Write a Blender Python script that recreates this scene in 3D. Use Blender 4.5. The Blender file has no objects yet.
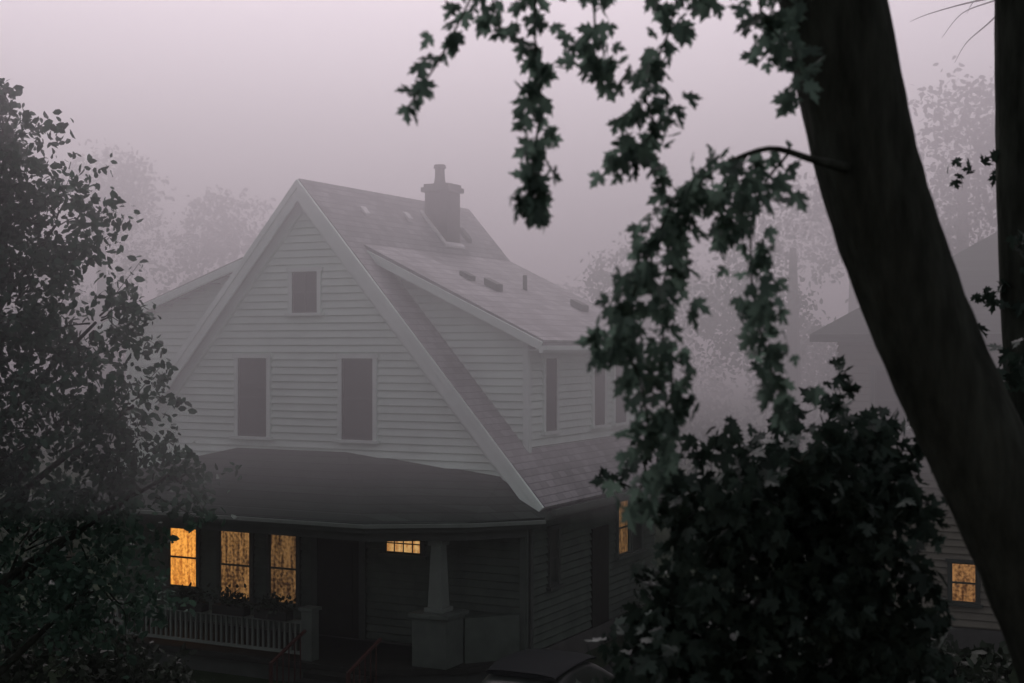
import bpy, math, random
import numpy as np
from mathutils import Vector, Matrix, Euler
random.seed(7); rng=np.random.default_rng(7)
scene=bpy.context.scene
scene.view_settings.view_transform='Standard'; scene.view_settings.look='None'; scene.view_settings.exposure=0

# ------------------------------------------------------------ materials
def newmat(name):
    m=bpy.data.materials.new(name); m.use_nodes=True
    nt=m.node_tree; b=nt.nodes.get('Principled BSDF')
    return m,nt,b
def simple(name,col,rough=.7,var=.25,scale=3.0,bump=0.0,bscale=40,metal=0,stretch=(1,1,1),spec=.3):
    m,nt,b=newmat(name)
    tc=nt.nodes.new('ShaderNodeTexCoord'); mp=nt.nodes.new('ShaderNodeMapping'); mp.inputs['Scale'].default_value=stretch
    nt.links.new(tc.outputs['Object'],mp.inputs[0])
    n=nt.nodes.new('ShaderNodeTexNoise'); n.inputs['Scale'].default_value=scale; n.inputs['Detail'].default_value=6; n.inputs['Roughness'].default_value=.65
    nt.links.new(mp.outputs[0],n.inputs['Vector'])
    cr=nt.nodes.new('ShaderNodeValToRGB')
    lo=[c*(1-var) for c in col]; hi=[min(1,c*(1+var)) for c in col]
    cr.color_ramp.elements[0].position=.3; cr.color_ramp.elements[1].position=.7
    cr.color_ramp.elements[0].color=(*lo,1); cr.color_ramp.elements[1].color=(*hi,1)
    nt.links.new(n.outputs[0],cr.inputs[0]); nt.links.new(cr.outputs[0],b.inputs['Base Color'])
    b.inputs['Roughness'].default_value=rough; b.inputs['Metallic'].default_value=metal
    b.inputs['Specular IOR Level'].default_value=spec
    if bump>0:
        n2=nt.nodes.new('ShaderNodeTexNoise'); n2.inputs['Scale'].default_value=bscale; n2.inputs['Detail'].default_value=5
        nt.links.new(mp.outputs[0],n2.inputs['Vector'])
        bp=nt.nodes.new('ShaderNodeBump'); bp.inputs['Strength'].default_value=bump; bp.inputs['Distance'].default_value=.03
        nt.links.new(n2.outputs[0],bp.inputs['Height']); nt.links.new(bp.outputs[0],b.inputs['Normal'])
    return m
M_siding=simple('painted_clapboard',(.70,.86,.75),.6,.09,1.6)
M_siding_low=simple('shaded_shingle_wall',(.068,.090,.072),.8,.25,2,spec=.1)  # dark shingle colour, with the lower storey's dimness put into it
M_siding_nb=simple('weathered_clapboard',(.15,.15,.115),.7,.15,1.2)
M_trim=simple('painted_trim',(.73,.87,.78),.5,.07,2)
M_trimlow=simple('shaded_lower_trim',(.078,.10,.083),.6,.2,2,spec=.1)  # shaded copy of the white trim, darkened for the dim lower storey
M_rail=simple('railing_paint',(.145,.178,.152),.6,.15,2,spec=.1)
M_trimdark=simple('shade_darkened_trim',(.058,.07,.06),.7,.15,2,spec=.1)  # trim colour darkened to carry porch shade; also on sashes, downpipe and vents
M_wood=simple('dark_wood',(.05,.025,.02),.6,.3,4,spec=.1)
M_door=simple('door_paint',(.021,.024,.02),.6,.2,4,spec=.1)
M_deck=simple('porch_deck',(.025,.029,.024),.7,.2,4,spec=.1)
M_chim=simple('chimney_brick',(.12,.115,.105),.9,.25,5,.3,30)
M_metal=simple('flashing',(.7,.72,.7),.5,.15,5)
M_pot=simple('clay_pot',(.12,.11,.10),.8,.2,5)
M_bark=simple('bark',(.032,.037,.029),.95,.5,5,1.0,9,stretch=(1.6,1.6,.3),spec=.03)
M_glass=simple('window_glass',(.02,.028,.023),.3,.3,1.5,spec=.15)
M_asphalt=simple('asphalt',(.03,.034,.031),.9,.2,3,.3,60,spec=.05)
M_concrete=simple('concrete',(.08,.085,.077),.85,.2,2,.2,30,spec=.1)
M_grass=simple('lawn',(.018,.030,.015),.95,.4,1.2,.8,25,spec=.05)
M_paint=simple('car_paint',(.009,.012,.012),.7,.05,2,spec=.03)
M_rubber=simple('rubber',(.02,.02,.02),.8,.1,5)
M_brick=simple('brick_wall',(.2,.12,.09),.9,.3,4)

def shingle(name,col):
    m,nt,b=newmat(name)
    tc=nt.nodes.new('ShaderNodeTexCoord')
    sep=nt.nodes.new('ShaderNodeSeparateXYZ'); nt.links.new(tc.outputs['Object'],sep.inputs[0])
    def comb(a,bb):
        c=nt.nodes.new('ShaderNodeCombineXYZ'); nt.links.new(a,c.inputs[0]); nt.links.new(bb,c.inputs[1]); return c
    c=comb(sep.outputs['Y'],sep.outputs['Z'])
    br=nt.nodes.new('ShaderNodeTexBrick'); nt.links.new(c.outputs[0],br.inputs['Vector'])
    br.inputs['Scale'].default_value=1; br.inputs['Brick Width'].default_value=.3; br.inputs['Row Height'].default_value=.12
    br.inputs['Mortar Size'].default_value=.008; br.inputs['Bias'].default_value=0
    br.inputs['Color1'].default_value=(*[x*.8 for x in col],1); br.inputs['Color2'].default_value=(*[x*1.2 for x in col],1)
    br.inputs['Mortar'].default_value=(*[x*.55 for x in col],1)
    n=nt.nodes.new('ShaderNodeTexNoise'); n.inputs['Scale'].default_value=.8; n.inputs['Detail'].default_value=8; n.inputs['Roughness'].default_value=.7
    nt.links.new(tc.outputs['Object'],n.inputs['Vector'])
    mr=nt.nodes.new('ShaderNodeMapRange'); mr.inputs[1].default_value=.3; mr.inputs[2].default_value=.7; mr.inputs[3].default_value=.7; mr.inputs[4].default_value=1.3
    nt.links.new(n.outputs[0],mr.inputs[0])
    mx=nt.nodes.new('ShaderNodeVectorMath'); mx.operation='SCALE'
    nt.links.new(br.outputs[0],mx.inputs[0]); nt.links.new(mr.outputs[0],mx.inputs['Scale'])
    nt.links.new(mx.outputs[0],b.inputs['Base Color']); b.inputs['Roughness'].default_value=.85; b.inputs['Specular IOR Level'].default_value=.2
    bp=nt.nodes.new('ShaderNodeBump'); bp.inputs['Strength'].default_value=.6; bp.inputs['Distance'].default_value=.02
    nt.links.new(br.outputs['Fac'],bp.inputs['Height']); bp.invert=True
    nt.links.new(bp.outputs[0],b.inputs['Normal'])
    return m
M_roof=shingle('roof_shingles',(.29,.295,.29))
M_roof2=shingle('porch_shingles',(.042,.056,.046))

def leafmat(name,col,trans=.25):
    m,nt,b=newmat(name)
    geo=nt.nodes.new('ShaderNodeNewGeometry')
    cr=nt.nodes.new('ShaderNodeValToRGB')
    cr.color_ramp.elements[0].color=(*[c*.6 for c in col],1); cr.color_ramp.elements[1].color=(*[c*1.4 for c in col],1)
    nt.links.new(geo.outputs['Random Per Island'],cr.inputs[0])
    nt.links.new(cr.outputs[0],b.inputs['Base Color']); b.inputs['Roughness'].default_value=.6; b.inputs['Specular IOR Level'].default_value=.12
    tr=nt.nodes.new('ShaderNodeBsdfTranslucent'); nt.links.new(cr.outputs[0],tr.inputs['Color'])
    mx=nt.nodes.new('ShaderNodeMixShader'); mx.inputs[0].default_value=trans
    nt.links.new(b.outputs[0],mx.inputs[1]); nt.links.new(tr.outputs[0],mx.inputs[2])
    nt.links.new(mx.outputs[0],nt.nodes['Material Output'].inputs['Surface'])
    return m
M_maple=leafmat('maple_leaves',(.080,.125,.095),.42)
M_leaf=leafmat('tree_leaves',(.045,.085,.058),.30)
M_leafbg=leafmat('far_leaves',(.035,.062,.045),.1)
M_shrub=leafmat('shrub_leaves',(.026,.038,.025),.1)
M_sap=leafmat('sapling_leaves',(.030,.048,.036),.12)

def litmat(name,col,strength,lo=.35):
    m,nt,b=newmat(name)
    tc=nt.nodes.new('ShaderNodeTexCoord'); mp=nt.nodes.new('ShaderNodeMapping'); mp.inputs['Scale'].default_value=(1,1,.12)
    nt.links.new(tc.outputs['Object'],mp.inputs[0])
    n=nt.nodes.new('ShaderNodeTexNoise'); n.inputs['Scale'].default_value=14; n.inputs['Detail'].default_value=3
    nt.links.new(mp.outputs[0],n.inputs['Vector'])
    n2=nt.nodes.new('ShaderNodeTexNoise'); n2.inputs['Scale'].default_value=16; n2.inputs['Detail'].default_value=5
    nt.links.new(tc.outputs['Object'],n2.inputs['Vector'])
    ad=nt.nodes.new('ShaderNodeMath'); ad.operation='ADD'; nt.links.new(n.outputs[0],ad.inputs[0]); nt.links.new(n2.outputs[0],ad.inputs[1])
    hf=nt.nodes.new('ShaderNodeMath'); hf.operation='MULTIPLY'; hf.inputs[1].default_value=.5; nt.links.new(ad.outputs[0],hf.inputs[0])
    cr=nt.nodes.new('ShaderNodeValToRGB'); cr.color_ramp.elements[0].position=.40; cr.color_ramp.elements[1].position=.60
    cr.color_ramp.elements[0].color=(col[0]*lo,col[1]*lo*.7,col[2]*lo*.5,1); cr.color_ramp.elements[1].color=(*col,1)
    nt.links.new(hf.outputs[0],cr.inputs[0]); nt.links.new(cr.outputs[0],b.inputs['Emission Color'])
    b.inputs['Emission Strength'].default_value=strength; b.inputs['Base Color'].default_value=(.06,.04,.025,1)
    return m
M_lit1=litmat('lit_lace_curtain',(1,.42,.07),1.05,.4)
M_lit2=litmat('lit_dim_curtain',(1,.50,.16),.26,.08)
M_lit3=litmat('lit_faint_curtain',(1,.52,.18),.17,.08)
M_lit4=litmat('lit_transom',(1,.60,.22),.6,.6)
M_lit5=litmat('lit_far_curtain',(1,.48,.16),.30,.15)

# ------------------------------------------------------------ mesh helpers
def link(ob,parent=None):
    scene.collection.objects.link(ob)
    if parent is not None: ob.parent=parent
    return ob
def mesh(name,v,f,mat,parent=None,smooth=False):
    me=bpy.data.meshes.new(name); me.from_pydata([tuple(x) for x in v],[],f); me.update()
    me.materials.append(mat)
    if smooth:
        me.polygons.foreach_set('use_smooth',[True]*len(me.polygons))
    return link(bpy.data.objects.new(name,me),parent)
def empty(name,loc=(0,0,0),rz=0):
    e=bpy.data.objects.new(name,None); e.location=loc; e.rotation_euler=(0,0,rz); e.empty_display_size=.3
    scene.collection.objects.link(e); return e
BOXF=[(0,3,2,1),(4,5,6,7),(0,1,5,4),(1,2,6,5),(2,3,7,6),(3,0,4,7)]
def boxv(x0,x1,y0,y1,z0,z1):
    return [(x0,y0,z0),(x1,y0,z0),(x1,y1,z0),(x0,y1,z0),(x0,y0,z1),(x1,y0,z1),(x1,y1,z1),(x0,y1,z1)]
class MB:
    def __init__(s): s.v=[]; s.f=[]
    def add(s,v,f):
        o=len(s.v); s.v+=list(v); s.f+=[tuple(i+o for i in q) for q in f]
    def box(s,*a): s.add(boxv(*a),BOXF)
    def prism(s,prof,y0,y1):
        n=len(prof); v=[(x,y0,z) for x,z in prof]+[(x,y1,z) for x,z in prof]
        f=[tuple(range(n)),tuple(range(2*n-1,n-1,-1))]+[(i,i+n,(i+1)%n+n,(i+1)%n) for i in range(n)]
        s.add(v,f)
    def make(s,name,mat,parent=None,bevel=0,smooth=False):
        ob=mesh(name,s.v,s.f,mat,parent,smooth)
        if bevel:
            b=ob.modifiers.new('b','BEVEL'); b.width=bevel; b.segments=2; b.limit_method='ANGLE'
        return ob
def extrude_poly(mb,pts,z0,z1):
    n=len(pts); v=[(x,y,z0) for x,y in pts]+[(x,y,z1) for x,y in pts]
    f=[tuple(range(n-1,-1,-1)),tuple(range(n,2*n))]+[(i,(i+1)%n,(i+1)%n+n,i+n) for i in range(n)]
    mb.add(v,f)
def ribbon(mb,pts,w,z0,z1):
    P=[Vector(p) for p in pts]; L=[];R=[]
    for i,p in enumerate(P):
        ds=[]
        if i>0: ds.append((P[i]-P[i-1]).normalized())
        if i<len(P)-1: ds.append((P[i+1]-P[i]).normalized())
        d=sum(ds,Vector((0,0))).normalized(); n=Vector((-d.y,d.x)); k=1/max(.3,n.dot(Vector((-ds[0].y,ds[0].x))))
        L.append(p+n*w/2*k); R.append(p-n*w/2*k)
    for i in range(len(P)-1):
        q=[L[i],R[i],R[i+1],L[i+1]]
        v=[(a.x,a.y,z0) for a in q]+[(a.x,a.y,z1) for a in q]
        f=[(0,3,2,1),(4,5,6,7),(1,2,6,5),(3,0,4,7)]
        if i==0: f.append((0,1,5,4))
        if i==len(P)-2: f.append((2,3,7,6))
        mb.add(v,f)
def tube(mb,pts,radii,sides=8,noise=0):
    P=[Vector(p) for p in pts]
    Q=[];R=[]
    for i in range(len(P)-1):
        p0=P[max(0,i-1)];p1=P[i];p2=P[i+1];p3=P[min(len(P)-1,i+2)]
        m=5 if noise==0 else 9
        for k in range(m):
            t=k/m
            Q.append(.5*((2*p1)+(-p0+p2)*t+(2*p0-5*p1+4*p2-p3)*t*t+(-p0+3*p1-3*p2+p3)*t**3)); R.append(radii[i]*(1-t)+radii[i+1]*t)
    Q.append(P[-1]);R.append(radii[-1])
    v=[];f=[]
    up=Vector((.3,.9,.1)).normalized()
    for i,q in enumerate(Q):
        d=(Q[min(i+1,len(Q)-1)]-Q[max(i-1,0)]).normalized()
        a=d.cross(up); 
        if a.length<.01: a=d.cross(Vector((1,0,0)))
        a.normalize(); b=d.cross(a)
        for s in range(sides):
            an=2*math.pi*s/sides; r=R[i]*(1+noise*(math.sin(an*7+i*.25)*.6+random.uniform(-.5,.5)))
            v.append(q+a*math.cos(an)*r+b*math.sin(an)*r)
    for i in range(len(Q)-1):
        for s in range(sides):
            f.append((i*sides+s,i*sides+(s+1)%sides,(i+1)*sides+(s+1)%sides,(i+1)*sides+s))
    f.append(tuple(range(sides))[::-1]); f.append(tuple((len(Q)-1)*sides+s for s in range(sides)))
    mb.add([tuple(x) for x in v],f)
    return Q

def PL(kind,c):
    if kind=='front': return lambda s,d,z:(s,c-d,z)
    if kind=='right': return lambda s,d,z:(c+d,s,z)
    if kind=='left': return lambda s,d,z:(c-d,-s,z)
def pbox(mb,pl,s0,s1,d0,d1,z0,z1):
    c=[pl(s,d,z) for z in (z0,z1) for s,d in ((s0,d1),(s1,d1),(s1,d0),(s0,d0))]
    mb.add(c,BOXF)
GAP=.026
def siding(mb,pl,fn,z0,z1,row=.15,proud=.052):
    z=z0
    while z<z1-.03:
        zt=min(z+row,z1); zb=z+GAP; a0,b0=fn(zb); a1,b1=fn(zt)
        if b0>a0:
            if b1<a1: a1=b1=(a1+b1)/2
            v=[pl(a0,proud,zb),pl(b0,proud,zb),pl(b1,.014,zt),pl(a1,.014,zt),pl(a0,0,zb),pl(b0,0,zb),pl(b1,0,zt),pl(a1,0,zt)]
            mb.add(v,[(0,1,2,3),(4,5,1,0),(3,2,6,7)])
        z+=row
def window(par,pl,s0,s1,z0,z1,pane,trim=None,tw=.09,rail=True,mullx=0,mullz=0):
    trim=trim or M_trim
    t=MB()
    pbox(t,pl,s0,s0+tw,0,.085,z0,z1); pbox(t,pl,s1-tw,s1,0,.085,z0,z1)
    pbox(t,pl,s0-.04,s1+.04,0,.10,z1,z1+tw); pbox(t,pl,s0-.06,s1+.06,0,.14,z0-.06,z0)
    t.make('window_casing',trim,par)
    k=MB(); a,b=s0+tw,s1-tw; c,d=z0,z1; w=.035
    pbox(k,pl,a,a+w,.03,.068,c,d); pbox(k,pl,b-w,b,.03,.068,c,d)
    pbox(k,pl,a+w,b-w,.03,.066,c,c+w*1.3); pbox(k,pl,a+w,b-w,.03,.066,d-w,d)
    if rail: pbox(k,pl,a+w,b-w,.03,.070,(c+d)/2-.02,(c+d)/2+.02)
    for i in range(mullx):
        x=a+(b-a)*(i+1)/(mullx+1); pbox(k,pl,x-.012,x+.012,.03,.063,c+w*1.3,d-w)
    for i in range(mullz):
        x=c+(d-c)*(i+1)/(mullz+1); pbox(k,pl,a+w,b-w,.03,.060,x-.012,x+.012)
    k.make('window_sash',M_trimdark,par)
    g=MB(); pbox(g,pl,a+.005,b-.005,.012,.056,c+.005,d-.005); g.make('window_pane',pane,par)

TH=math.radians(27)
def wl(x,y):
    c,s=math.cos(TH),math.sin(TH); return (-4.34+c*x+s*y, 28.9-s*x+c*y)

# ------------------------------------------------------------ HOUSE
H=empty('clapboard_house',(-4.34,28.9,0),-TH)
K=1.151; AP=9.71; EX=5.56; YB=7.2
def main(z): return (AP-z)/K
fr=PL('front',.25)
b=MB()
b.prism([(-5.0,3.4),(5.0,3.4),(5.0,3.75),(0,9.44),(-5.0,3.75)],.252,6.95)
b.prism([(.9,7.0),(.9,8.25),(4.68,6.5),(4.68,4.0),(1.2,6)],1.002,6.75)
b.prism([(-.9,7.0),(-.9,8.3),(-5.35,6.8),(-5.35,3.55),(-1.2,6)],1.002,6.75)
b.make('wall_core',M_siding,H)
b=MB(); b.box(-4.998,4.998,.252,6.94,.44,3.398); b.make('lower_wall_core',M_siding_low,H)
s=MB()
siding(s,fr,lambda z:(-main(z)+.28,main(z)-.28),3.45,9.4)
siding(s,PL('front',1.0),lambda z:(main(z)-.1,min(4.69,1.2+(8.2-z)/.475)),4.15,8.2)
siding(s,PL('front',1.0),lambda z:(max(-5.36,-(1.06+(8.36-z)/.347)),-main(z)+.1),3.6,8.36)
siding(s,PL('right',4.69),lambda z:(1.0,6.75),4.0,6.45)
siding(s,PL('left',-5.36),lambda z:(-6.75,-1.0),3.5,6.8)
s.make('clapboard_siding',M_siding,H)
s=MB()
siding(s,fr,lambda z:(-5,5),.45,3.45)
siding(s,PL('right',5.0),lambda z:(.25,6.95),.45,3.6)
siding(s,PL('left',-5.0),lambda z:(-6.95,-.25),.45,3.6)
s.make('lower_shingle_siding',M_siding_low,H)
t=MB()
t.box(4.64,4.745,.93,.998,4.1,6.45); t.box(4.747,4.767,.95,1.05,4.1,6.44)
t.box(-5.4,-5.3,.93,.998,3.6,6.75)
pbox(t,PL('right',4.69),1.06,6.75,.0,.06,6.2,6.4)
t.make('corner_boards',M_trim,H)
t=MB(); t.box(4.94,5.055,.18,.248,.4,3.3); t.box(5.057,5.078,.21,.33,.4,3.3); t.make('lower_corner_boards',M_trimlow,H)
f=MB(); f.box(-5.05,5.06,.2,7.0,0,.44); f.make('foundation',M_concrete,H)
def slab(p,q,th):
    dx,dz=q[0]-p[0],q[1]-p[1]; L=math.hypot(dx,dz); n=(-dz/L,dx/L)
    if n[1]<0:n=(-n[0],-n[1])
    return [p,q,(q[0]-n[0]*th,q[1]-n[1]*th),(p[0]-n[0]*th,p[1]-n[1]*th)]
r=MB()
for sg in (1,-1):
    r.prism([(0,AP),(sg*EX,3.31),(sg*(EX-.11),3.21),(0,AP-.22)],0,YB)
r.make('roof',M_roof,H)
r=MB()
r.prism([(1.02,8.441),(5.24,6.41),(5.20,6.30),(1.02,8.25)],.62,YB+.02)
r.prism([(-.9,8.545),(-6.0,6.78),(-5.97,6.67),(-.9,8.4)],.62,YB+.02)
r.make('dormer_roof',M_roof,H)
def off(x,d): return (x-.755*d, AP-K*x-.656*d)
def rk(sg,d0,d1,xe=EX):
    a=(0,AP-d0*1.524); bb=off(xe,d0); c=off(xe,d1); d=(0,AP-d1*1.524)
    return [(sg*p[0],p[1]) for p in (a,bb,c,d)]
t=MB(); t2=MB()
for sg in (1,-1):
    t.prism(rk(sg,.015,.13),-.075,-.003); t.prism(rk(sg,.132,.30),-.05,-.004)
    t.prism(rk(sg,.225,.42),.13,.247); t2.prism(rk(sg,.152,.17,EX-.02),.0,.128)
t.make('rake_boards',M_trim,H); t2.make('rake_soffit',M_trimdark,H)
t=MB()
t.prism(slab((1.15,8.30),(5.22,6.375),.16),.55,.617)
t.prism(slab((-1.15,8.40),(-5.98,6.75),.16),.55,.617)
t.box(5.16,5.24,.56,YB,6.17,6.30); t.box(4.76,5.16,.66,YB,6.21,6.23)
t.box(5.245,5.33,.56,YB,6.22,6.31)
t.make('dormer_fascia',M_trim,H)
t=MB()
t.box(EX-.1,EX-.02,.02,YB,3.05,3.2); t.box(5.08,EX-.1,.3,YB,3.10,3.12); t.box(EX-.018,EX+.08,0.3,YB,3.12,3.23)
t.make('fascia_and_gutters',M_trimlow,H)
d=MB(); tube(d,[(5.14,.32,3.1),(5.12,.32,2.9),(5.12,.32,.2)],[.04]*3,8); d.make('downpipe',M_trimdark,H)
c=MB(); c.box(.32,.92,4.5,5.1,8.2,9.85); c.box(.25,.99,4.43,5.17,9.85,9.96); c.box(.3,.94,4.48,5.12,9.96,10.04)
c.make('chimney',M_chim,H,.01)
c=MB(); tube(c,[(.55,4.8,10.04),(.55,4.8,10.2),(.55,4.8,10.42)],[.15,.12,.11],12); tube(c,[(.55,4.8,10.42),(.55,4.8,10.44),(.55,4.8,10.50)],[.15,.15,.13],12)
c.make('chimney_pot',M_pot,H)
def onroof(x,kind):
    return AP-K*x if kind=='m' else 8.44-.478*(x-1.02)
c=MB()
def strip(x0,x1,y0,y1,kind,h0,h1):
    v=[]
    for hh in (h0,h1):
        for (x,y) in ((x0,y0),(x1,y0),(x1,y1),(x0,y1)): v.append((x,y,onroof(x,kind)+hh))
    c.add(v,BOXF)
strip(.93,1.0,4.4,5.2,'m',.004,.05)
strip(.30,1.0,4.30,4.44,'m',.004,.06)
strip(.45,.58,1.6,1.8,'m',.0,.08); strip(.42,.55,3.4,3.6,'m',.0,.08)
c.make('roof_flashing',M_metal,H)
c=MB()
strip(2.75,3.05,2.85,3.15,'d',.0,.14); strip(2.35,2.6,2.5,2.75,'d',0,.1); strip(3.55,3.85,5.5,5.85,'d',.0,.14); strip(.62,.85,5.6,5.8,'m',0,.12)
tube(c,[(2.85,4.6,7.3),(2.85,4.6,7.6),(2.85,4.6,7.88)],[.05,.05,.05],8)
c.make('roof_vents',M_trimdark,H)
window(H,fr,-1.76,-.84,4.42,6.05,M_glass); window(H,fr,.84,1.76,4.42,6.05,M_glass)
window(H,fr,-.38,.42,6.98,7.82,M_glass,mullx=1,mullz=0)
rt=PL('right',4.69)
for a,bb in ((1.6,2.3),(4.0,4.75),(5.15,5.95)): window(H,rt,a,bb,4.6,6.05,M_glass)
rt=PL('right',5.0)
window(H,rt,4.6,5.35,1.75,2.95,M_lit3,M_trimlow); window(H,rt,5.4,6.1,1.75,2.95,M_glass,M_trimlow)
window(H,rt,1.2,1.7,1.6,2.7,M_glass,M_trimdark)
dd=MB(); pbox(dd,rt,3.3,4.15,.0,.07,.45,2.5); dd.make('side_door',M_door,H)
window(H,fr,-3.58,-2.68,1.13,2.42,M_lit1,M_trimdark,.07)
window(H,fr,-2.22,-1.27,.95,2.46,M_lit2,M_trimdark,.07,True)
window(H,fr,-.93,-.09,.98,2.46,M_lit3,M_trimdark,.07)
window(H,fr,1.90,2.85,2.2,2.62,M_lit4,M_trimlow,.06,False,3,1)
dd=MB(); pbox(dd,fr,.35,1.35,.053,.075,.45,2.45); pbox(dd,fr,.5,1.2,.076,.085,.6,1.2); pbox(dd,fr,.5,1.2,.076,.085,1.35,2.3)
dd.make('front_door',M_door,H)
dd=MB(); pbox(dd,fr,.2,.348,0,.09,.45,2.55); pbox(dd,fr,1.352,1.5,0,.09,.45,2.55); pbox(dd,fr,.2,1.5,0,.10,2.552,2.7)
dd.make('door_frame',M_trimdark,H)
E=[(-5.75,-2.2,3.1),(3.0,-2.2,3.1),(4.6,-1.2,3.1),(5.6,-.08,3.13)]
W=[(-5.3,.235,3.45),(-1.7,.235,4.17),(1.0,.235,4.17),(4.6,.235,3.82),(5.5,.235,3.3)]
v=E+W; fcs=[(0,5,4),(0,1,6,5),(1,2,6),(2,7,6),(2,3,7),(3,8,7)]
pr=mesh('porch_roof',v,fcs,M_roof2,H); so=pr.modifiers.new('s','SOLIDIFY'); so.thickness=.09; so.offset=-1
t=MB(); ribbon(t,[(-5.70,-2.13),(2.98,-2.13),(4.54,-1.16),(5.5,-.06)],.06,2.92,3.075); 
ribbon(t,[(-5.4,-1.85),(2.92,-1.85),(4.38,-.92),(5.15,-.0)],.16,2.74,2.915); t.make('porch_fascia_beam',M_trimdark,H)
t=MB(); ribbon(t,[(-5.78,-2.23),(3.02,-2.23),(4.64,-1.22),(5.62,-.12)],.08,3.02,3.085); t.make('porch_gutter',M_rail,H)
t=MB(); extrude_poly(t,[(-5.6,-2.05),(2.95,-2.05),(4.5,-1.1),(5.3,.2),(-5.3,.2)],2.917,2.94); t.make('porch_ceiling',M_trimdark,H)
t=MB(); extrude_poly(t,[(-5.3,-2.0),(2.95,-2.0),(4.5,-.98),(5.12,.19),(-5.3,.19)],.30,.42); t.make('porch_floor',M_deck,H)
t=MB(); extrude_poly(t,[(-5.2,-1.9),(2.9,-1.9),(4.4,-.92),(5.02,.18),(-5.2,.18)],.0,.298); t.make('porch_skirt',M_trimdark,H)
def column(cx,cy,ptop=1.4):
    q=MB(); q.box(cx-.36,cx+.36,cy-.36,cy+.36,.42,ptop-.08); q.box(cx-.42,cx+.42,cy-.42,cy+.42,ptop-.08,ptop); q.make('porch_pier',M_trimlow,H,.01)
    q=MB(); a,b2=.15,.105; z0,z1=ptop+.08,2.62
    q.add([(cx-a,cy-a,z0),(cx+a,cy-a,z0),(cx+a,cy+a,z0),(cx-a,cy+a,z0),(cx-b2,cy-b2,z1),(cx+b2,cy-b2,z1),(cx+b2,cy+b2,z1),(cx-b2,cy+b2,z1)],BOXF)
    q.box(cx-.20,cx+.20,cy-.20,cy+.20,ptop+.001,z0); q.box(cx-.15,cx+.15,cy-.15,cy+.15,z1,2.738); q.make('porch_column',M_rail,H,.008)
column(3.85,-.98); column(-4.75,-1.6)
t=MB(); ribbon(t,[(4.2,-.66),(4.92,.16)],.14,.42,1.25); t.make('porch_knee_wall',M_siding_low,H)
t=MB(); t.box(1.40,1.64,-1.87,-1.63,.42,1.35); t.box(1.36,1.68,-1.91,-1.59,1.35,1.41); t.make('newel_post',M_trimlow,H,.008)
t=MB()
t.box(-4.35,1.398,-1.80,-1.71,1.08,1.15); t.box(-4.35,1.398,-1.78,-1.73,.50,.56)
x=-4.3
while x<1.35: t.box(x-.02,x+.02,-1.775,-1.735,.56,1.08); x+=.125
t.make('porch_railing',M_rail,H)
t=MB()
for i in range(3): t.box(1.75,3.1,-2.0-.3*(i+1),-2.0-.3*i,0,.32-.1*i)
t.make('porch_steps',M_deck,H)
t=MB()
for xx in (1.55,3.2):
    tube(t,[(xx,-1.95,1.0),(xx,-2.5,.8),(xx,-3.0,.6)],[.035]*3,6); tube(t,[(xx,-3.0,.62),(xx,-3.0,.3),(xx,-3.0,0)],[.04]*3,6)
    for k in range(5): y=-2.1-.18*k; tube(t,[(xx,y,.93+(y+2.1)*.38),(xx,y,.5),(xx,y,.05)],[.014]*3,5)
t.make('stair_handrail',M_wood,H)

# ------------------------------------------------------------ NEIGHBOUR
def hip(par,x0,x1,y0,y1,z0,z1,mat,o=.5):
    cx=(x0+x1)/2; in_=(x1-x0)/2*.9
    v=[(x0-o,y0-o,z0),(x1+o,y0-o,z0),(x1+o,y1+o,z0),(x0-o,y1+o,z0),(cx,y0+in_,z1),(cx,y1-in_,z1)]
    v+=[(x0-o,y0-o,z0-.16),(x1+o,y0-o,z0-.16),(x1+o,y1+o,z0-.16),(x0-o,y1+o,z0-.16)]
    mesh('roof',v,[(0,1,4),(1,2,5,4),(2,3,5),(3,0,4,5),(0,6,7,1),(1,7,8,2),(2,8,9,3),(3,9,6,0),(6,9,8,7)],mat,par)
cx,cy=wl(9.3,6.9)
N=empty('clapboard_house.001',(cx,cy,0),-TH)
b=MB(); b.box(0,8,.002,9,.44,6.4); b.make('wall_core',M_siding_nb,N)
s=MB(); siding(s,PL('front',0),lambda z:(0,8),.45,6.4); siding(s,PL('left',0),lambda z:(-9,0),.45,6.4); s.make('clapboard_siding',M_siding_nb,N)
hip(N,0,8,0,9,6.55,9.6,M_roof2)
nf=PL('front',0)
window(N,nf,2.30,2.95,.95,1.8,M_lit5,M_trimdark,.06); window(N,nf,.7,1.5,4.5,5.8,M_glass,M_trimlow); window(N,nf,5,5.9,4.5,5.9,M_glass,M_trimlow); window(N,nf,5,5.9,1.0,2.4,M_glass,M_trimlow)
f=MB(); f.box(-.04,8.04,-.04,9.04,0,.43); f.make('foundation',M_concrete,N)
V=empty('unseen_house_blocker',(-1,-9.2,0))  # unseen house behind the camera, added to block light on the foreground
b=MB(); b.box(-6,6,0,8,0,7.6); b.make('walls',M_brick,V)
hip(V,-6,6,0,8,7.76,11.3,M_roof2,.45)
bk=lambda s_,d_,z_:(-s_,8+d_,z_)
for a in (-4.6,-2,.6,3.4):
    window(V,bk,a,a+1,4.9,6.5,M_glass); window(V,bk,a,a+1,1.2,2.8,M_glass)

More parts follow.
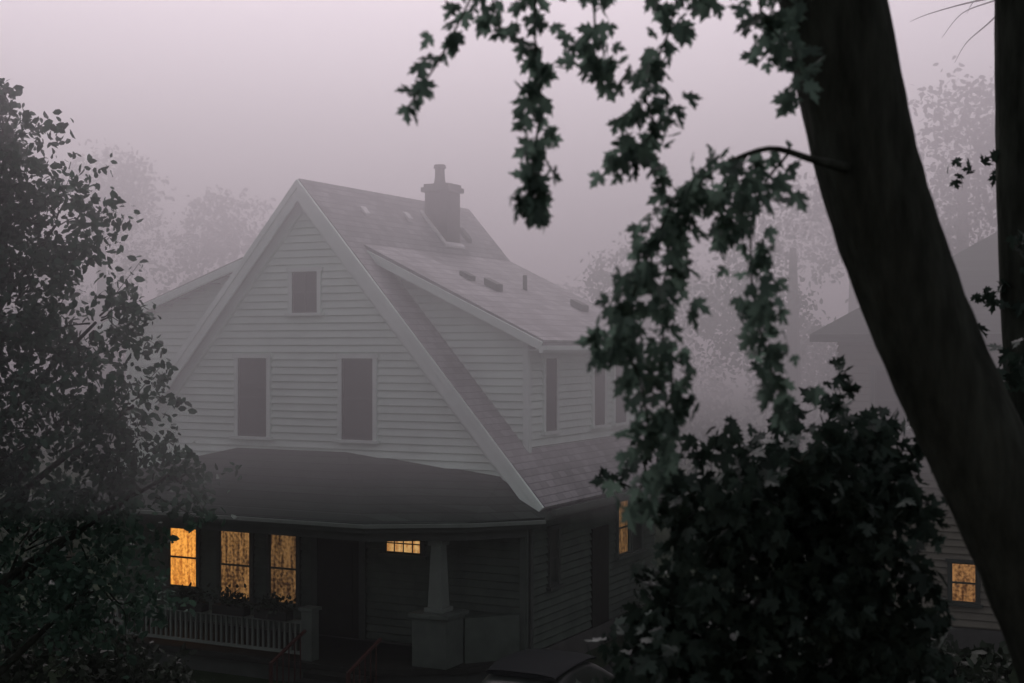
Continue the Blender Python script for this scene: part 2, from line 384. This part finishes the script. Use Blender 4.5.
# ------------------------------------------------------------ ground, road, drive
mesh('ground',[(-600,-300,0),(600,-300,0),(600,900,0),(-600,900,0)],[(0,1,2,3)],M_grass)
def lp(pts,z,name,mat):
    mesh(name,[(*wl(*p),z) for p in pts],[tuple(range(len(pts)))],mat)
lp([(5.9,-7.98),(8.6,-7.98),(8.6,12),(5.9,12)],.004,'driveway',M_asphalt)
lp([(1.8,-7.98),(3.1,-7.98),(3.1,-2.9),(1.8,-2.9)],.004,'footpath',M_concrete)
lp([(-80,-9.6),(80,-9.6),(80,-8.0),(-80,-8.0)],.008,'pavement',M_concrete)
lp([(-80,-20),(80,-20),(80,-11.5),(-80,-11.5)],.004,'road',M_asphalt)
q=MB()
for ya in (-11.5,-20.2):
    p=[wl(-80,ya),wl(80,ya),wl(80,ya+.2),wl(-80,ya+.2)]
    q.add([(a[0],a[1],0) for a in p]+[(a[0],a[1],.13) for a in p],BOXF)
q.make('kerb',M_concrete)

# ------------------------------------------------------------ car
cx,cy=wl(7.15,-3.75)
C=empty('parked_car',(cx,cy,-.12),-TH)
def loft(secs,name,mat,closed=True):
    v=[];n=None
    for y,pts in secs:
        full=pts+[(-x,z) for x,z in reversed(pts)]
        n=len(full); v+=[(x,y,z) for x,z in full]
    f=[]
    for i in range(len(secs)-1):
        for k in range(n): f.append((i*n+k,i*n+(k+1)%n,(i+1)*n+(k+1)%n,(i+1)*n+k))
    f.append(tuple(range(n))); f.append(tuple(len(v)-1-k for k in range(n)))
    ob=mesh(name,v,f,mat,C,True); sb=ob.modifiers.new('s','SUBSURF'); sb.levels=2; sb.render_levels=2
    return ob
def body(y,w,zb,zt): return (y,[(w*.75,zb),(w*.97,zb+.08),(w,zb+(zt-zb)*.5),(w*.93,zt-.05),(w*.55,zt)])
loft([body(-2.25,.72,.4,.66),body(-2.15,.84,.28,.76),body(-1.4,.88,.24,.88),body(-.5,.89,.24,.96),body(1.2,.89,.24,.98),body(1.9,.86,.28,.98),body(2.2,.78,.38,.9)],'body',M_paint)
def cab(y,wb,wt,zt): return (y,[(wb*.8,.88),(wb,.9),(wb*.5+wt*.5,(.9+zt)/2),(wt,zt-.05),(wt*.6,zt)])
loft([cab(-1.0,.76,.72,.95),cab(-.35,.8,.63,1.38),cab(.3,.8,.62,1.46),cab(1.0,.8,.61,1.42),cab(1.75,.74,.68,.98)],'greenhouse',M_glass)
def roofp(y,w,zt): return (y,[(w*.9,zt-.05),(w,zt-.03),(w,zt-.015),(w*.9,zt+.01),(w*.5,zt+.03)])
loft([roofp(-.45,.6,1.36),roofp(-.1,.64,1.43),roofp(.4,.64,1.46),roofp(1.0,.62,1.43),roofp(1.15,.58,1.38)],'roof_panel',M_paint)
wq=MB()
for sx in (-.82,.82):
    for sy in (-1.4,1.35):
        n=20; v=[]
        for xx in (sx-.1,sx+.1): v+=[(xx,sy+.32*math.cos(2*math.pi*k/n),.44+.32*math.sin(2*math.pi*k/n)) for k in range(n)]
        wq.add(v,[(k,(k+1)%n,(k+1)%n+n,k+n) for k in range(n)]+[tuple(range(n)),tuple(range(2*n-1,n-1,-1))])
wq.make('wheels',M_rubber,C)
lq=MB(); lq.box(-.8,-.5,-2.24,-2.12,.6,.7); lq.box(.5,.8,-2.24,-2.12,.6,.7); lq.make('lamps',M_metal,C,.02)

# ------------------------------------------------------------ leaves
HALF=[(0,0),(.05,-.01),(.28,-.12),(.24,.06),(.50,.10),(.41,.20),(.62,.44),(.43,.40),(.37,.50),(.15,.36),(.21,.60),(.30,.68),(.13,.74),(0,1.0)]
def rotmats(n,down=.6,spread=1.0):
    d=rng.normal(size=(n,3))*spread; d[:,2]-=down*3
    d/=np.linalg.norm(d,axis=1)[:,None]
    a=rng.normal(size=(n,3)); x=np.cross(a,d); x/=np.linalg.norm(x,axis=1)[:,None]; z=np.cross(x,d)
    return x,d,z
def rawmesh(name,V,nf,m,mat,parent):
    me=bpy.data.meshes.new(name)
    me.vertices.add(len(V)); me.vertices.foreach_set('co',V.ravel().astype(np.float32))
    me.loops.add(nf*m); me.loops.foreach_set('vertex_index',np.arange(nf*m).astype(np.int32))
    me.polygons.add(nf); me.polygons.foreach_set('loop_start',(np.arange(nf)*m).astype(np.int32))
    me.update(calc_edges=True); me.validate(); me.materials.append(mat)
    return link(bpy.data.objects.new(name,me),parent)
def maple_mesh(name,pos,size,mat,parent,down=.6):
    n=len(pos); x,y,z=rotmats(n,down)
    h=np.array(HALF); m=len(h)
    s=size*rng.uniform(.6,1.25,n)
    fold=rng.uniform(-.1,.45,n); curl=rng.uniform(-.1,.5,n)
    V=[]
    for side in (1,-1):
        lx=h[:,0][None]*side; ly=h[:,1][None]; lz=-np.abs(h[:,0])[None]*fold[:,None]-(h[:,1]**2)[None]*curl[:,None]
        V.append(pos[:,None,:]+s[:,None,None]*(lx[...,None]*x[:,None,:]+ly[...,None]*y[:,None,:]+lz[...,None]*z[:,None,:]))
    V=np.stack(V,1).reshape(-1,3)
    return rawmesh(name,V,n*2,m,mat,parent)
def leaf_mesh(name,pos,size,mat,parent,down=.25):
    n=len(pos); x,y,z=rotmats(n,down,1.0)
    h=np.array([(0,0,0),(.28,.3,.05),(.22,.7,.02),(0,1,-.12),(-.22,.7,.02),(-.28,.3,.05)]); m=6
    s=size*rng.uniform(.6,1.4,n)
    v=pos[:,None,:]+s[:,None,None]*(h[:,0][None,:,None]*x[:,None]+h[:,1][None,:,None]*y[:,None]+h[:,2][None,:,None]*z[:,None])
    return rawmesh(name,v.reshape(-1,3),n,m,mat,parent)
def sprays(lobes,nspray,nleaf,slen,srad,shell=.5,droop=.4):
    out=[];tw=[]
    w=np.array([l[3]**2 for l in lobes]); w/=w.sum()
    for _ in range(nspray):
        l=lobes[rng.choice(len(lobes),p=w)]
        d=rng.normal(size=3); d/=np.linalg.norm(d); r=l[3]*(shell+(1-shell)*rng.random()**.7)*rng.uniform(.8,1.15)
        p=np.array(l[:3])+d*r*np.array([1,1,.85])
        dirn=d+np.array([0,0,-droop])+rng.normal(size=3)*.35; dirn/=np.linalg.norm(dirn)
        L=slen*rng.uniform(.5,1.5)
        t=rng.random(nleaf)[:,None]
        out.append(p+dirn*L*t+rng.normal(size=(nleaf,3))*srad*(1.1-t*.6))
        tw.append((np.array(l[:3])+d*l[3]*.2,p,p+dirn*L))
    return np.concatenate(out),tw
def bough(mb,tw,n,r):
    for i in rng.choice(len(tw),min(n,len(tw)),replace=False):
        a,b_,c_=tw[i]; tube(mb,[a,(a+b_)/2+rng.normal(size=3)*.05,b_,c_],[r,r*.7,r*.4,r*.15],5)
def rel(p,o): return [(a[0]-o[0],a[1]-o[1],a[2]-o[2]) for a in p]
O=(3.7,8.3,0); T=empty('maple_tree',O)
tr=MB()
trunk=[(4.0,8.3,-.1),(3.85,8.2,1.5),(3.52,8.1,3.2),(3.22,8.05,4.3),(2.90,8,5.07),(2.36,8,6.25),(2.03,8,7.2),(1.80,8,8.22),(1.47,8.0,9.6),(1.2,8.1,11)]
tube(tr,rel(trunk,O),[.5,.38,.33,.30,.28,.275,.285,.29,.27,.2],40,.035)
tube(tr,rel([(1.7,8,8.7),(1.2,7.6,8.75),(.6,7.3,8.62),(0,7.1,8.45),(-.3,7,8.3)],O),[.1,.07,.05,.03,.015],8)
tube(tr,rel([(1.75,7.95,8.5),(1.5,7.3,8.6),(1.25,7,8.4),(1.2,7,8.1)],O),[.06,.04,.03,.015],8)
tube(tr,rel([(1.95,7.95,7.25),(1.6,7.5,7.25),(1.3,7.2,7.27),(1.02,7.05,7.16)],O),[.04,.02,.014,.008],8)
tube(tr,rel([(1.6,8,9.2),(2.6,8.3,9.9),(3.4,8.5,10.3)],O),[.16,.1,.05],8)
tube(tr,rel([(1.5,8,9.4),(.5,6.5,10.4),(-.8,5.2,10.9),(-1.8,4.6,11.1)],O),[.16,.12,.07,.03],8)
strands=[
 ([(-.06,7,8.3),(-.21,7,7.97),(-.35,6.95,7.68),(-.50,6.9,7.44)],34,.05),
 ([(-.02,7,8.4),(-.10,7.05,8.05),(-.05,7.1,7.85)],16,.06),
 ([(.16,7.1,8.35),(.11,7,7.87),(.14,6.95,7.48),(.10,6.9,7.14),(.09,6.9,6.9)],115,.055),
 ([(.24,7.2,8.4),(.40,7.1,8.0),(.41,7.1,7.75),(.46,7.0,7.6)],55,.06),
 ([(.92,7.3,8.5),(.80,7.1,7.9),(.66,7.0,7.53),(.70,7,7.33),(.52,6.95,7.18)],120,.065),
 ([(1.02,7.05,7.16),(.83,7,7.03),(.68,6.95,6.74),(.58,6.9,6.50),(.46,6.9,6.22)],135,.065),
 ([(.95,7.1,7.1),(.78,7.1,6.69),(.75,7.1,6.35),(.80,7.1,6.05),(.68,7.1,5.8)],120,.065),
 ([(1.42,7.3,7.26),(1.24,7.2,7.02),(1.2,7.15,6.69),(1.24,7.1,6.35),(1.36,7.1,5.95)],110,.06),
 ([(1.2,7.2,7.25),(1.05,7.1,7.02),(1.12,7.1,6.85)],60,.07),
 ([(1.25,7.1,8.4),(1.22,7,7.95),(1.34,7,7.75),(1.42,7,7.5)],55,.07),
 ([(1.55,7.4,8.4),(1.45,7.3,8.0),(1.38,7.3,7.8)],30,.08),
 ([(.5,7.1,6.35),(.63,7.1,6.12),(.68,7.1,5.81),(.64,7.2,5.5)],80,.08),
 ([(1.1,7.2,8.3),(1.0,7.1,8.1),(.95,7.1,7.95)],24,.07),
]
L=[]
for pts,n,sp in strands:
    Q=tube(tr,rel(pts,O),[.008]+[.006]*(len(pts)-2)+[.003],5)
    Q=np.array([tuple(q) for q in Q])+np.array(O)
    t=(rng.random(n)**.85)*(len(Q)-1); i=np.minimum(t.astype(int),len(Q)-2); fr_=(t-i)[:,None]
    L.append(Q[i]*(1-fr_)+Q[i+1]*fr_+rng.normal(size=(n,3))*np.array([sp,sp,sp*.7]))
tr.make('trunk_and_limbs',M_bark,T,smooth=True)
P=np.concatenate(L)-np.array(O)
maple_mesh('hanging_leaves',P,.105,M_maple,T,.55)
lob=[(2.2,8.2,11.2,1.4),(.6,7.6,10.7,1.3),(3.8,8.8,11.0,1.6),(1.2,6.4,11.6,1.4),(-.8,5.6,11.1,1.5),(-2.2,4.6,11.2,1.5),(1,4.5,11.0,1.6),(3,6,11.5,1.7),(5.2,8,11.2,1.7)]
P,tw=sprays(lob,380,14,.4,.12,.3); leaf_mesh('unseen_crown_shade',P-np.array(O),.17,M_maple,T)  # dense crown above the view, added to keep top light off the maple

T2=empty('maple_tree.001',(4.3,12,0)); O2=np.array((4.3,12,0))
tr=MB()
tube(tr,rel([(4.9,12,-.1),(4.6,12,3),(4.35,12,5.5),(4.25,12,7.5),(4.22,12,9.4),(4.15,12,12)],O2),[.24,.19,.16,.15,.14,.1],14,.04)
lob2=[(4.3,12,12.3,1.6),(5.6,12.5,10.9,1.5),(4.6,12,7.6,.5),(4.7,11.6,6.4,.7),(3.9,11.5,5.7,.5)]
P,tw=sprays(lob2,230,16,.35,.1); bough(tr,tw,40,.02)
tr.make('trunk_and_limbs',M_bark,T2,smooth=True)
maple_mesh('leaves',P-O2,.13,M_sap,T2,.4)

T3=empty('maple_sapling',(2.3,9.6,0)); O3=np.array((2.3,9.6,0))
lob3=[(1.32,9,5.36,.36),(1.82,9.3,4.92,.6),(1.15,9.2,4.55,.42),(2.2,9.5,5.4,.5),(2.35,9.2,4.67,.45),(1.72,9,5.55,.25),(.98,9.4,4.1,.4),(2.75,9.6,5.5,.35),(3.1,9.6,3.1,.8),
      (2.5,9.8,3.5,.9),(1.7,9.6,3.7,.8)]
P,tw=sprays(lob3,560,16,.28,.09,.25,.5)
tr=MB(); tube(tr,rel([(2.3,9.6,-.1),(2.35,9.6,1.5),(2.3,9.6,3.2),(2.2,9.5,4.8)],O3),[.1,.08,.06,.03],8)
tw=[(a-O3,b_-O3,c_-O3) for a,b_,c_ in tw]; bough(tr,tw,70,.012); tr.make('trunk_and_limbs',M_bark,T3,smooth=True)
maple_mesh('leaves',P-O3,.125,M_sap,T3,.45)

T4=empty('ash_tree',(-7.4,19,0)); O4=np.array((-7.4,19,0))
lob4=[(-6.84,19,9.0,.75),(-6.1,19,7.9,.65),(-6.7,19,6.7,1.1),(-5.5,18.8,6.6,.55),(-5.0,18.8,5.5,.6),(-6.1,18.8,5.2,1.1),(-4.9,18.8,4.4,.7),(-6.6,19,3.5,1.3),(-5.5,18.8,3.2,.9),(-7.6,19,8.3,1.3),(-8,19,5.8,1.8),(-8.5,19,9.2,1.2),(-4.5,18.8,4.6,.35)]
P,tw=sprays(lob4,820,28,.5,.11,.35,.1)
tr=MB(); tube(tr,rel([(-7.5,19,-.1),(-7.4,19,2),(-7.2,19,4.5),(-7.0,19,7),(-6.9,19,9.2)],O4),[.25,.2,.16,.09,.03],12,.04)
for e in lob4: tube(tr,rel([(-7.3,19,max(1.5,e[2]-1.8)),((-7.2+e[0])/2,19,e[2]-.8),e[:3]],O4),[.07,.04,.02],6)
tw=[(a-O4,b_-O4,c_-O4) for a,b_,c_ in tw]; bough(tr,tw,200,.015); tr.make('trunk_and_limbs',M_bark,T4,smooth=True)
leaf_mesh('leaves',P-O4,.12,M_leaf,T4,.15)

def shrub(name,loc,lobes,n,size=.1):
    e=empty(name,(loc[0],loc[1],0)); o=np.array((loc[0],loc[1],0))
    lobes=[(loc[0]+a,loc[1]+b_,c_,r) for a,b_,c_,r in lobes]
    P,tw=sprays(lobes,n,18,.25,.09,.5,0); P[:,2]=np.abs(P[:,2])
    tr=MB()
    for l in lobes: tube(tr,rel([(loc[0],loc[1],0),((loc[0]+l[0])/2,(loc[1]+l[1])/2,l[2]*.6),l[:3]],o),[.05,.035,.015],6)
    tw=[(a-o,b_-o,c_-o) for a,b_,c_ in tw]; bough(tr,tw,60,.01)
    tr.make('stems',M_bark,e); leaf_mesh('leaves',P-o,size,M_shrub,e,.0)
shrub('shrub',(-7.0,21.5),[(-1.5,0,1.2,1.2),(0,0,1.3,1.2),(1.2,.2,1.0,.9),(2.0,0,.7,.7)],500,.12)
shrub('shrub',(3.6,18),[(-.9,0,1.2,1.1),(.6,.2,1.7,1.4),(2.0,0,1.5,1.2),(4,0,1.2,1.2),(.3,0,.8,1),(5.5,0,1.6,1.4)],1000,.16)
shrub('shrub',wl(5.9,4.6),[(0,0,.5,.45),(.1,.8,.5,.45)],70,.08)
for xx in (-1.2,-.2,.8):
    a=wl(xx,-1.9)
    e=empty('flower_planter',(a[0],a[1],0),-TH)
    q=MB(); q.box(-.38,.38,-.12,.1,1.155,1.33); q.make('planter_box',M_door,e,.01)
    n=260; p=rng.normal(size=(n,3))*np.array([.2,.08,.08])+np.array([0,0,1.42]); leaf_mesh('plants',p,.09,M_shrub,e,-.2)

B=empty('background_trees',(0,55,0)); OB=np.array((0,55,0))
lb=[];tr=MB()
def bgtree(x,y,top,w,low=None):
    low=low if low is not None else top*.2
    tube(tr,rel([(x,y,0),(x,y,top*.4),(x,y,top*.8)],OB),[.35,.25,.1],8)
    k=int(10+w)
    for i in range(k):
        h=rng.random(); ww=w*(1-.75*h**2)*.75
        r=w*rng.uniform(.22,.38)
        lb.append((x+rng.uniform(-ww,ww),y+rng.uniform(-ww,ww),low+(top-low-r)*h+r*.2,r))
for a in [(-15,52,13.5,4),(-20,54,13.5,4),(-11,54,12.5,3.6),(-26,55,15,5),(4.5,48,10.2,3.2),(8.5,43,11.6,3.6),(12,50,12,4),(1,60,9.5,4),
          (13,41,14.5,3.6),(15.5,38,19,5),(19,43,22,6),(-33,48,16,6),(27,50,20,6),(6,58,11,4),(-3,68,10,5),(-20,43,10.5,4)]: bgtree(*a)
P,tw=sprays(lb,14000,10,.5,.26,.35,0); tr.make('trunks',M_bark,B)
leaf_mesh('foliage',P-OB,.20,M_leafbg,B,0)

# ------------------------------------------------------------ fog: homogeneous layers, thicker with height
F=empty('fog')
def foglayer(i,z0,z1,dens,y0,y1=240,col=(.97,.96,.97)):
    m=bpy.data.materials.new('fog_%d'%i); m.use_nodes=True; nt=m.node_tree; nt.nodes.clear()
    out=nt.nodes.new('ShaderNodeOutputMaterial'); vs=nt.nodes.new('ShaderNodeVolumeScatter')
    vs.inputs['Density'].default_value=dens; vs.inputs['Color'].default_value=(*col,1); vs.inputs['Anisotropy'].default_value=.45
    nt.links.new(vs.outputs[0],out.inputs['Volume'])
    fb=MB(); fb.box(-140,140,y0,y1,z0,z1); fb.make('fog_layer_%d'%i,m,F)
foglayer(1,1.5,4.39,.0035,15.0,240,(.90,.97,.93))
foglayer(2,4.4,8.59,.043,15.0,240,(.94,.97,.95))
foglayer(3,8.6,18.0,.060,14.9,240,(.96,.95,.96))

# ------------------------------------------------------------ light
w=bpy.data.worlds.new('World'); scene.world=w; w.use_nodes=True; nt=w.node_tree
bg=nt.nodes['Background']; sk=nt.nodes.new('ShaderNodeTexSky'); sk.sky_type='NISHITA'; sk.sun_disc=False
EL,AZ=42,-6
sk.sun_elevation=math.radians(EL); sk.sun_rotation=math.radians(AZ); sk.dust_density=2; sk.air_density=1
hs=nt.nodes.new('ShaderNodeHueSaturation'); hs.inputs['Saturation'].default_value=.25
ml=nt.nodes.new('ShaderNodeVectorMath'); ml.operation='MULTIPLY'; ml.inputs[1].default_value=(1.06,.93,1.0)
nt.links.new(sk.outputs[0],hs.inputs['Color']); nt.links.new(hs.outputs[0],ml.inputs[0]); nt.links.new(ml.outputs[0],bg.inputs['Color']); bg.inputs['Strength'].default_value=.108
sl=bpy.data.lights.new('sun','SUN'); sl.energy=3.4; sl.angle=math.radians(40); sl.color=(1,.85,.94)
so=bpy.data.objects.new('sun',sl); scene.collection.objects.link(so)
az=math.radians(AZ); el=math.radians(EL)
dirv=Vector((math.sin(az)*math.cos(el),math.cos(az)*math.cos(el),math.sin(el)))
so.rotation_euler=dirv.to_track_quat('Z','Y').to_euler()

cam=bpy.data.cameras.new('camera'); cam.lens=50; cam.sensor_width=36; cam.clip_end=2000; cam.clip_start=.1
cam.dof.use_dof=True; cam.dof.focus_distance=28; cam.dof.aperture_fstop=2.0
co=bpy.data.objects.new('camera',cam); co.location=(0,0,6.26); co.rotation_euler=(math.radians(90.26),0,0)
scene.collection.objects.link(co); scene.camera=co
